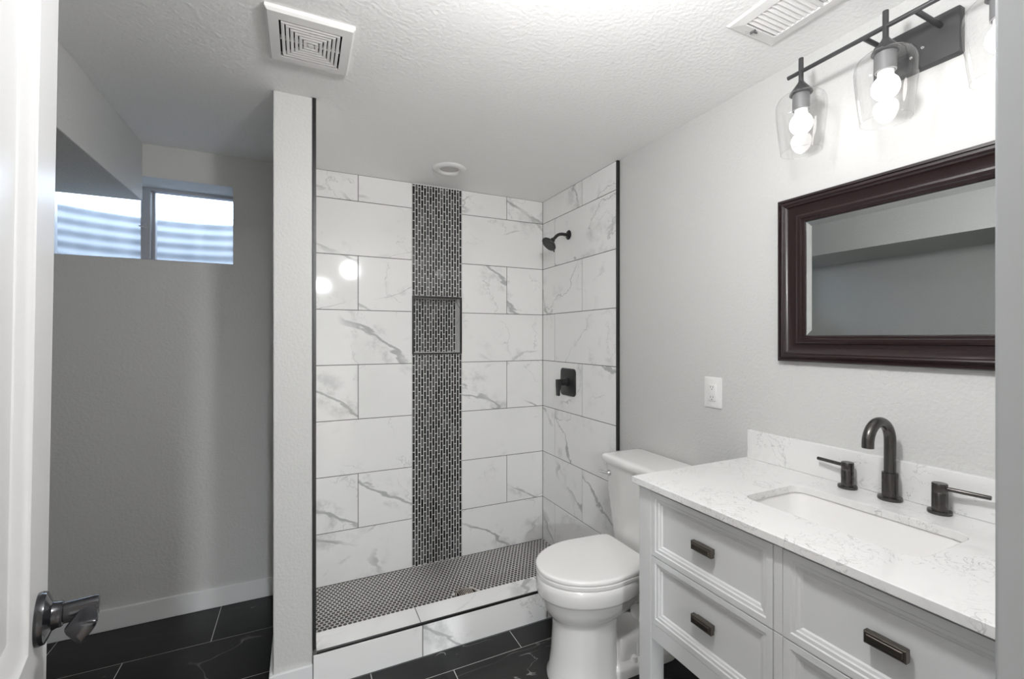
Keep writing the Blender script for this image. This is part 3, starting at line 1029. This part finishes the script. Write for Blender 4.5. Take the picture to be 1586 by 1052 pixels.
for yl in LY:
    bm = new_bm()
    lathe(bm, [(0.0, 2.166), (0.0064, 2.1655), (0.0066, 2.164), (0.0066, 2.098), (0.0085, 2.094), (0.0095, 2.092), (0.016, 2.083), (0.0285, 2.066), (0.030, 2.060), (0.026, 2.0585), (0.0, 2.058)],
          (LX - XW, yl - LYC, -2.10), (0, 0, 1), 28)
    obj('stem', bm, M['lampmetal'], vl, smooth=35)
    bm = new_bm()
    lathe(bm, [(0.0, 2.0578), (0.0225, 2.0575), (0.0225, 2.012), (0.0195, 2.0115), (0.0195, 2.04), (0.0, 2.0405)], (LX - XW, yl - LYC, -2.10), (0, 0, 1), 28)
    so = obj('socket', bm, M['socket'], vl, smooth=35)
    bm = new_bm()
    # thin glass bell, open at the bottom
    prof = [(0.0265, 2.0575), (0.040, 2.0567), (0.051, 2.0530), (0.0592, 2.0455), (0.0640, 2.034), (0.0655, 2.020), (0.0645, 1.997), (0.0612, 1.962), (0.0570, 1.922), (0.0528, 1.889), (0.0526, 1.887)]
    lathe(bm, prof, (LX - XW, yl - LYC, -2.10), (0, 0, 1), 48, cap0=False, cap1=False)
    lathe(bm, [(0.0533, 1.8885), (0.0536, 1.8872), (0.0526, 1.8860), (0.0516, 1.8872), (0.0520, 1.8885)], (LX - XW, yl - LYC, -2.10), (0, 0, 1), 48, cap0=False, cap1=False)
    obj('glass_shade', bm, M['shade'], vl, smooth=60)
    bm = new_bm()
    prof = [(0.0165, 1.9985)]
    for i in range(1, 19):
        a = math.radians(38 + (180 - 38) * i / 18)
        prof.append((0.0295 * math.sin(a), 1.970 + 0.0295 * math.cos(a) + 0.004 * max(0, math.cos(a))))
    lathe(bm, prof, (LX - XW, yl - LYC, -2.10), (0, 0, 1), 32)
    bu = obj('bulb', bm, M['bulb'], vl, smooth=60)
    bm = new_bm()
    lathe(bm, [(0.0, 2.032), (0.0172, 2.0315), (0.0178, 2.014), (0.0172, 1.9988), (0.0, 1.9987)], (LX - XW, yl - LYC, -2.10), (0, 0, 1), 28)
    obj('bulb_base', bm, M['bulbbase'], bu, smooth=40)

# ------------------------------------------------------------------ outlet
ou = thing('wall_outlet', 'white rectangular electrical outlet on the wall between toilet and vanity', 'outlet', (XW, 1.266, 1.119))
bm = new_bm()
rings = []
for h, ins in ((0.0004, 0.0), (0.004, 0.0), (0.0062, 0.004)):
    rings.append([(-h, u, v) for u, v in rrect(-0.0405 + ins, 0.0405 - ins, -0.061 + ins, 0.061 - ins, 0.004, 3)])
loft(bm, rings)
obj('cover_plate', bm, M['plastic'], ou, smooth=35)
bm = new_bm()
rings = []
for h, ins in ((0.0055, 0.0), (0.0085, 0.0), (0.0095, 0.0015)):
    rings.append([(-h, u, v) for u, v in rrect(-0.0175 + ins, 0.0175 - ins, -0.034 + ins, 0.034 - ins, 0.003, 3)])
loft(bm, rings)
rc = obj('receptacle', bm, M['plastic'], ou, smooth=35)
for s in (1, -1):
    bm = new_bm()
    zc = s * 0.020
    for dy in (-0.0055, 0.0055):
        box(bm, -0.0099, -0.0090, dy - 0.0009, dy + 0.0009, zc - 0.004 + 0.002, zc + 0.004 + 0.002)
    lathe(bm, [(0.002, 0.0), (0.002, 0.0009)], (-0.0090, 0, zc - 0.007), (-1, 0, 0), 10)
    obj('slots', bm, M['void'], rc)
for s in (1, -1):
    bm = new_bm()
    lathe(bm, [(0.0028, 0.0), (0.0026, 0.0008), (0.0, 0.001)], (-0.0062, 0, s * 0.0485), (-1, 0, 0), 12)
    obj('screw', bm, M['plastic'], ou, smooth=40)
for dz in (-0.003, 0.003):
    bm = new_bm()
    box(bm, -0.0108, -0.0090, -0.005, 0.005, dz - 0.0019, dz + 0.0019)
    obj('button', bm, M['plastic'], rc)

# ------------------------------------------------------------------ shower head and valve
sh = thing('wall_shower', 'black round shower head on a curved arm on the tiled right wall', 'shower', (XR, 2.307, 1.963))
bm = new_bm()
lathe(bm, [(0.0, 0.0005), (0.028, 0.0005), (0.029, 0.003), (0.024, 0.009), (0.012, 0.012), (0.011, 0.013)], (0, 0, 0), (-1, 0, 0), 32)
obj('flange', bm, M['black'], sh, smooth=40)
arm = [(0.0, 0, 0), (-0.02, 0, 0), (-0.045, 0, 0.0005), (-0.062, 0, -0.0015), (-0.076, 0, -0.007), (-0.088, 0, -0.016), (-0.100, 0, -0.028), (-0.112, 0, -0.040)]
bm = new_bm()
tube(bm, arm, 0.0098, 20)
obj('arm', bm, M['black'], sh, smooth=50)
hd = Vector((-0.70, 0.0, -0.72)).normalized()
bm = new_bm()
lathe(bm, [(0.0, 0.0), (0.011, 0.0), (0.0145, 0.004), (0.0145, 0.014), (0.011, 0.018), (0.014, 0.021), (0.024, 0.026), (0.040, 0.034), (0.0475, 0.041), (0.049, 0.047), (0.047, 0.051), (0.041, 0.052), (0.0, 0.0525)], (-0.108, 0, -0.036), hd, 36)
hdo = obj('spray_head', bm, M['black'], sh, smooth=35)
bm = new_bm()
d, u, v = frame_of(hd)
for ring, cnt in ((0.012, 8), (0.022, 14), (0.032, 20)):
    for i in range(cnt):
        a = 2 * PI * i / cnt
        p = Vector((-0.108, 0, -0.036)) + d * 0.0520 + u * (ring * math.cos(a)) + v * (ring * math.sin(a))
        lathe(bm, [(0.0016, 0.0), (0.0011, 0.002)], p, hd, 6)
obj('nozzles', bm, M['black'], hdo)
bm = new_bm()
p = Vector((-0.108, 0, -0.036)) + d * 0.047 + Vector((0.70, 0, -0.71)).normalized() * 0.047
lathe(bm, [(0.004, 0.0), (0.0045, 0.006), (0.003, 0.010)], p, (0.55, 0, -0.83), 10)
obj('spray_tab', bm, M['black'], hdo)

sv = thing('shower_valve', 'black square shower valve plate with lever below the shower head', 'shower valve', (XR, 2.312, 1.068))
bm = new_bm()
rings = []
for h, ins in ((0.0005, 0.0), (0.005, 0.0), (0.009, 0.006)):
    rings.append([(-h, u, v) for u, v in rrect(-0.083 + ins, 0.083 - ins, -0.083 + ins, 0.083 - ins, 0.024, 6)])
loft(bm, rings)
obj('escutcheon', bm, M['black'], sv, smooth=35)
bm = new_bm()
lathe(bm, [(0.0, 0.008), (0.029, 0.008), (0.029, 0.018), (0.022, 0.022), (0.020, 0.024), (0.020, 0.056), (0.018, 0.058), (0.0, 0.058)], (0, 0, 0), (-1, 0, 0), 32)
obj('hub', bm, M['black'], sv, smooth=35)
bm = new_bm()
rings = []
for z, x0, x1, hw in ((0.017, -0.052, -0.080, 0.0135), (0.019, -0.050, -0.082, 0.0145), (-0.016, -0.058, -0.082, 0.0140), (-0.05, -0.066, -0.080, 0.0135), (-0.078, -0.067, -0.079, 0.013), (-0.080, -0.069, -0.077, 0.011)):
    rings.append([(x0, -hw, z), (x0, hw, z), (x1, hw, z), (x1, -hw, z)])
loft(bm, rings)
obj('lever', bm, M['black'], sv, bevel=0.003)

# shower drain
dr = thing('shower_drain', 'round brushed metal drain grate in the penny tile shower floor', 'drain', (DRX, DRY, ZS))
bm = new_bm()
lathe(bm, [(DRR - 0.010, 0.0005), (DRR - 0.010, 0.003), (DRR - 0.004, 0.0045), (DRR, 0.003), (DRR, -0.0006), (DRR - 0.010, -0.0006)], (0, 0, 0), (0, 0, 1), 40, cap0=False, cap1=False)
obj('rim', bm, M['brass'], dr, smooth=40)
bm = new_bm()
lathe(bm, [(0.0, -0.0006), (DRR - 0.008, -0.0006), (DRR - 0.008, 0.0005), (0.0, 0.0005)], (0, 0, 0), (0, 0, 1), 32)
obj('opening', bm, M['void'], dr)
bm = new_bm()
k = -0.036
while k <= 0.0361:
    hl = math.sqrt(max(1e-6, (DRR - 0.008) ** 2 - k * k))
    box(bm, k - 0.0026, k + 0.0026, -hl, hl, 0.0008, 0.0034)
    k += 0.009
lathe(bm, [(0.011, 0.0008), (0.011, 0.004), (0.009, 0.0045), (0.0, 0.0045)], (0, 0, 0), (0, 0, 1), 20)
obj('grate', bm, M['brass'], dr)

# ------------------------------------------------------------------ toilet
TYC = 1.50
to = thing('toilet', 'white two-piece toilet with closed lid between shower curb and vanity', 'toilet', (0, TYC, 0))
def egg(xt, xb, hw, z, af=None, sq=2.0, n=56, yw=None, bw=0.9):
    """outline pointing to -x: tip xt, back xb, half width hw; sq squares the back off"""
    af = af or 0.23
    xc = min(xt + af, xb - 0.02)
    af = xc - xt
    ab = xb - xc
    out = []
    for i in range(n):
        a = 2 * PI * i / n
        ca, sa = math.cos(a), math.sin(a)
        if ca <= 0:
            out.append((xc + af * ca, hw * sa, z))
        else:
            e = 2.0 / sq
            out.append((xc + ab * abs(ca) ** e, hw * math.copysign(abs(sa) ** e, sa) * (1 - (1 - bw) * abs(ca) ** e), z))
    return out
# bowl, rim and pedestal: one continuous piece
bm = new_bm()
B = [egg(0.873, 1.150, 0.122, 0.0, 0.13, 3.2, bw=0.95), egg(0.872, 1.150, 0.123, 0.012, 0.13, 3.2, bw=0.95), egg(0.880, 1.150, 0.116, 0.025, 0.13, 3.2, bw=0.95),
     egg(0.888, 1.150, 0.110, 0.10, 0.13, 3.0, bw=0.95), egg(0.893, 1.152, 0.106, 0.18, 0.13, 3.0, bw=0.95), egg(0.895, 1.160, 0.105, 0.225, 0.13, 2.8, bw=0.95),
     egg(0.893, 1.175, 0.107, 0.240, 0.14, 2.6), egg(0.878, 1.20, 0.120, 0.252, 0.16, 2.6), egg(0.862, 1.235, 0.137, 0.275, 0.19, 2.6), egg(0.850, 1.255, 0.150, 0.302, 0.21, 2.6),
     egg(0.843, 1.265, 0.1575, 0.330, 0.22, 2.6), egg(0.840, 1.268, 0.160, 0.337, 0.225, 2.6), egg(0.830, 1.270, 0.1715, 0.342, 0.23, 2.6), egg(0.827, 1.272, 0.1745, 0.350, 0.23, 2.6), egg(0.826, 1.275, 0.176, 0.385, 0.23, 2.8),
     egg(0.827, 1.275, 0.175, 0.403, 0.23, 2.8), egg(0.832, 1.272, 0.170, 0.409, 0.23, 2.8), egg(0.90, 1.24, 0.11, 0.410, 0.2, 2.5)]
loft(bm, B)
obj('bowl', bm, M['porc'], to, smooth=55)
# rear body: deck under the tank, trapway, foot
bm = new_bm()
def rr_ring(x0, x1, y0, y1, r, z):
    return [(x, y, z) for x, y in rrect(x0, x1, y0, y1, r, 5)]
loft(bm, [rr_ring(1.23, 1.462, -0.105, 0.105, 0.03, 0.325), rr_ring(1.22, 1.470, -0.125, 0.125, 0.03, 0.345), rr_ring(1.215, 1.474, -0.130, 0.130, 0.03, 0.395), rr_ring(1.22, 1.470, -0.126, 0.126, 0.03, 0.4035)])
obj('tank_deck', bm, M['porc'], to, smooth=50)
bm = new_bm()
pts = [(1.10, 0, 0.20), (1.14, 0, 0.245), (1.19, 0, 0.275), (1.25, 0, 0.285), (1.31, 0, 0.265), (1.345, 0, 0.215), (1.35, 0, 0.15), (1.35, 0, 0.08), (1.35, 0, 0.02)]
tube(bm, pts, 0, 24, flat=[(0.07, 0.05), (0.076, 0.052), (0.08, 0.055), (0.082, 0.056), (0.082, 0.056), (0.080, 0.058), (0.078, 0.06), (0.078, 0.06), (0.080, 0.062)])
obj('trapway', bm, M['porc'], to, smooth=60)
bm = new_bm()
loft(bm, [rr_ring(1.10, 1.435, -0.112, 0.112, 0.05, 0.0), rr_ring(1.10, 1.435, -0.113, 0.113, 0.05, 0.030), rr_ring(1.10, 1.430, -0.108, 0.108, 0.05, 0.040), rr_ring(1.10, 1.40, -0.07, 0.07, 0.04, 0.052)])
loft(bm, [rr_ring(1.13, 1.33, -0.085, 0.085, 0.035, 0.045), rr_ring(1.14, 1.33, -0.082, 0.082, 0.04, 0.105), rr_ring(1.15, 1.32, -0.07, 0.07, 0.04, 0.128), rr_ring(1.17, 1.31, -0.05, 0.05, 0.03, 0.134)])
obj('foot', bm, M['porc'], to, smooth=50)
for s in (1, -1):
    bm = new_bm()
    lathe(bm, [(0.0135, 0.0), (0.0135, 0.016), (0.011, 0.024), (0.0, 0.027)], (1.205, s * 0.092, 0.038), (0, 0, 1), 20)
    obj('bolt_cap', bm, M['seat'], to, smooth=40)
# seat and lid
def lid_ring(ins, z, xb=1.262):
    return egg(0.825 + ins, xb - ins, 0.177 - ins, z, 0.23, 14.0, n=120, bw=0.90)
bm = new_bm()
loft(bm, [lid_ring(0.006, 0.412), lid_ring(0.002, 0.414), lid_ring(0.001, 0.425), lid_ring(0.006, 0.4285)])
obj('seat', bm, M['seat'], to, smooth=50)
bm = new_bm()
loft(bm, [lid_ring(0.006, 0.4305), lid_ring(0.001, 0.433), lid_ring(0.0, 0.442), lid_ring(0.002, 0.4455), lid_ring(0.006, 0.4478), lid_ring(0.012, 0.4484), lid_ring(0.10, 0.4490)])
obj('lid', bm, M['seat'], to, smooth=50)
for s in (1, -1):
    bm = new_bm()
    lathe(bm, [(0.0, -0.018), (0.009, -0.018), (0.010, -0.016), (0.010, 0.016), (0.009, 0.018), (0.0, 0.018)], (1.263, s * 0.075, 0.424), (0, 1, 0), 16)
    obj('hinge', bm, M['seat'], to, smooth=40)
# tank
bm = new_bm()
TK = [(1.30, 1.462, 0.145, 0.404), (1.290, 1.464, 0.158, 0.412), (1.283, 1.466, 0.166, 0.50), (1.274, 1.468, 0.178, 0.62), (1.268, 1.470, 0.187, 0.74), (1.266, 1.470, 0.189, 0.768)]
loft(bm, [rr_ring(a, b, -w, w, 0.028, z) for a, b, w, z in TK])
obj('tank', bm, M['porc'], to, smooth=45)
bm = new_bm()
def tl(ins, z):
    # bowed front edge
    out = []
    x0, x1, hw = 1.252 + ins, 1.476 - ins * 0.4, 0.2 - ins
    for x, y in rrect(x0, x1, -hw, hw, 0.022, 5):
        fx = (x1 - x) / (x1 - x0)
        out.append((x - 0.012 * fx * (1 - (y / hw) ** 2), y, z))
    return out
loft(bm, [tl(0.012, 0.7685), tl(0.004, 0.7705), tl(0.001, 0.780), tl(0.0, 0.793), tl(0.003, 0.800), tl(0.010, 0.8045), tl(0.03, 0.806)])
obj('tank_lid', bm, M['porc'], to, smooth=45)
bm = new_bm()
lathe(bm, [(0.0, 0.0), (0.0125, 0.0), (0.0125, 0.004), (0.008, 0.010), (0.006, 0.014), (0.0, 0.0145)], (1.269, 0.150, 0.722), (-1, 0, 0), 20)
fl = obj('flush_lever', bm, M['chrome'], to, smooth=40)
tube(bm := new_bm(), [(1.257, 0.146, 0.722), (1.254, 0.165, 0.7215), (1.252, 0.185, 0.720), (1.250, 0.205, 0.718)], 0, 14, flat=[(0.006, 0.006), (0.005, 0.0055), (0.004, 0.006), (0.003, 0.0045)])
obj('lever_arm', bm, M['chrome'], fl, smooth=60)

# ------------------------------------------------------------------ ceiling fittings
fan = thing('exhaust_fan', 'white square exhaust fan grille with concentric slots on the ceiling', 'vent', (0.025, 1.509, ZC))
bm = new_bm()
H1 = 0.118
def sq_ring(h, z):
    return [(-h, -h * 1.06, z), (h, -h * 1.06, z), (h, h * 1.06, z), (-h, h * 1.06, z)]
loft(bm, [sq_ring(0.085, -0.012), sq_ring(0.085, -0.018), sq_ring(H1 - 0.006, -0.016), sq_ring(H1, -0.010), sq_ring(H1, -0.0003), sq_ring(0.085, -0.0003)], False, False)
fr = obj('rim', bm, M['plastic'], fan, smooth=30)
bm = new_bm()
loft(bm, [sq_ring(0.086, -0.0003), sq_ring(0.086, -0.002)])
obj('backing', bm, M['fanin'], fan)
h = 0.0795
while h > 0.013:
    bm = new_bm()
    loft(bm, [sq_ring(h - 0.0085, -0.005), sq_ring(h - 0.0085, -0.0165), sq_ring(h - 0.007, -0.018), sq_ring(h - 0.001, -0.018), sq_ring(h, -0.0165), sq_ring(h - 0.001, -0.005)], False, False)
    obj('grille_ring', bm, M['plastic'], fan, smooth=30)
    h -= 0.0118
bm = new_bm()
loft(bm, [sq_ring(0.0075, -0.004), sq_ring(0.0075, -0.0165), sq_ring(0.006, -0.018)])
obj('centre_cap', bm, M['plastic'], fan)
bm = new_bm()
box(bm, -0.0015, 0.0015, -0.088, 0.088, -0.0165, -0.004)
box(bm, -0.083, 0.083, -0.0015, 0.0015, -0.0165, -0.004)
obj('rib', bm, M['plastic'], fan)

rl = thing('recessed_light', 'unlit round recessed ceiling light above the shower', 'light', (0.722, 2.328, ZC))
bm = new_bm()
lathe(bm, [(0.052, -0.0005), (0.052, -0.004), (0.055, -0.010), (0.065, -0.0135), (0.080, -0.011), (0.091, -0.004), (0.092, -0.0003)], (0, 0, 0), (0, 0, 1), 48, cap0=False, cap1=False)
obj('trim_ring', bm, M['plastic'], rl, smooth=50)
bm = new_bm()
lathe(bm, [(0.0, -0.0003), (0.053, -0.0003), (0.053, -0.0012), (0.030, -0.0022), (0.0, -0.0025)], (0, 0, 0), (0, 0, 1), 40)
obj('lens', bm, M['lens'], rl, smooth=50)

vr = thing('ceiling_vent', 'white rectangular louvred air register on the ceiling near the vanity light', 'vent', (1.2265, 0.7425, ZC))
VL, VWd = 0.175, 0.0985      # half length (y) and half width (x)
bm = new_bm()
def rc(hx, hy, z): return [(-hx, -hy, z), (hx, -hy, z), (hx, hy, z), (-hx, hy, z)]
loft(bm, [rc(0.062, 0.137, -0.001), rc(0.062, 0.137, -0.008), rc(0.064, 0.139, -0.009), rc(VWd - 0.005, VL - 0.005, -0.006), rc(VWd, VL, -0.002), rc(VWd, VL, -0.0003)], False, False)
obj('flange', bm, M['plastic'], vr)
bm = new_bm()
loft(bm, [rc(0.063, 0.138, -0.0003), rc(0.063, 0.138, -0.0012)])
obj('backing', bm, M['fanin'], vr)
yy = -0.130
k = 0
bm = new_bm(); box(bm, -0.0625, 0.0625, -0.004, 0.004, -0.009, -0.0013)
obj('divider', bm, M['plastic'], vr)
for i in range(9):
    for s in (1, -1):
        y0 = s * (0.012 + i * 0.0142)
        bm = new_bm()
        m = Matrix.Translation((0, y0, -0.0052)) @ Matrix.Rotation(math.radians(s * -30), 4, 'X')
        box(bm, -0.0622, 0.0622, -0.0062, 0.0062, -0.0007, 0.0007, mat=m)
        obj('louver', bm, M['plastic'], vr)
bm = new_bm()
box(bm, -0.022, -0.018, 0.139, 0.156, -0.013, -0.0075)
box(bm, -0.023, -0.010, 0.140, 0.1435, -0.017, -0.0125)
obj('damper_lever', bm, M['fanin'], vr)
bm = new_bm()
lathe(bm, [(0.004, 0.0), (0.0035, 0.0015), (0.0, 0.002)], (-0.03, 0.160, -0.0067), (0, 0, -1), 12)
obj('screw', bm, M['chrome'], vr)

# builder for the lit downlights in the hall ceiling
def downlight(x, y, mat, label, r=0.075, group=None):
    d = thing('recessed_light', label, 'light', (x, y, ZC), group=group)
    bm = new_bm()
    lathe(bm, [(r, -0.0005), (r, -0.004), (r + 0.004, -0.008), (r + 0.014, -0.008), (r + 0.024, -0.003), (r + 0.0245, -0.0003)], (0, 0, 0), (0, 0, 1), 40, cap0=False, cap1=False)
    obj('trim_ring', bm, M['plastic'], d, smooth=50)
    bm = new_bm()
    lathe(bm, [(0.0, -0.0003), (r, -0.0003), (r, -0.0030), (r * 0.7, -0.0060), (0.0, -0.0072)], (0, 0, 0), (0, 0, 1), 32)
    obj('lens', bm, mat, d, smooth=50)
    return d
# opal globe added as fill light for the bathroom, unseen above the view
GXY = (0.44, 0.51)
gl_ = thing('added_fill_globe', 'added opal fill globe, unseen, hanging from the ceiling near the doorway', 'light', (*GXY, ZC))
bm = new_bm()
lathe(bm, [(0.0, -0.0003), (0.065, -0.0003), (0.065, -0.012), (0.058, -0.022), (0.012, -0.026), (0.010, -0.135), (0.048, -0.150), (0.050, -0.172), (0.0, -0.173)], (0, 0, 0), (0, 0, 1), 36)
obj('canopy', bm, M['plastic'], gl_, smooth=40)
bm = new_bm()
lathe(bm, [(0.046, -0.1735)] + [(0.066 * math.sin(math.radians(q)), -0.228 + 0.065 * math.cos(math.radians(q))) for q in range(44, 181, 8)], (0, 0, 0), (0, 0, 1), 40)
obj('globe', bm, M['fill_globe'], gl_, smooth=60)


# ------------------------------------------------------------------ the hall behind the camera
HX0, HX1, HY0 = -2.6, 2.6, -4.2
bm = new_bm(); box(bm, HX0, HX1, HY0, 0.0299, -0.12, -0.001)
struct('floor_hall', bm, M['hallfloor'])
bm = new_bm(); box(bm, HX0, HX1, HY0, 0.0299, ZC, ZC + 0.12)
struct('ceiling_hall', bm, M['ceil'])
bm = new_bm(); box(bm, HX0, HX1, HY0 - 0.12, HY0, -0.12, ZC)
struct('wall_hall_back', bm, M['wall'])
bm = new_bm(); box(bm, HX0 - 0.12, HX0, HY0, 0.03, -0.12, ZC)
struct('wall_hall_left', bm, M['wall'])
bm = new_bm(); box(bm, HX1, HX1 + 0.12, HY0, 0.03, -0.12, ZC)
struct('wall_hall_right', bm, M['wall'])
bm = new_bm()
box(bm, HX0, XL - 0.15, -0.09, 0.03, -0.12, ZC)
box(bm, XW + 0.15, HX1, -0.09, 0.03, -0.12, ZC)
struct('wall_hall_front', bm, M['wall'])
downlight(0.3, -3.1, M["hall_far"], 'lit round recessed ceiling light at the far end of the hall', 0.09)
downlight(-1.3, -3.1, M['hall'], 'added round recessed fill light, unseen, at the left of the hall', 0.09)  # extra lamp, added to light the right shower tiles through the doorway
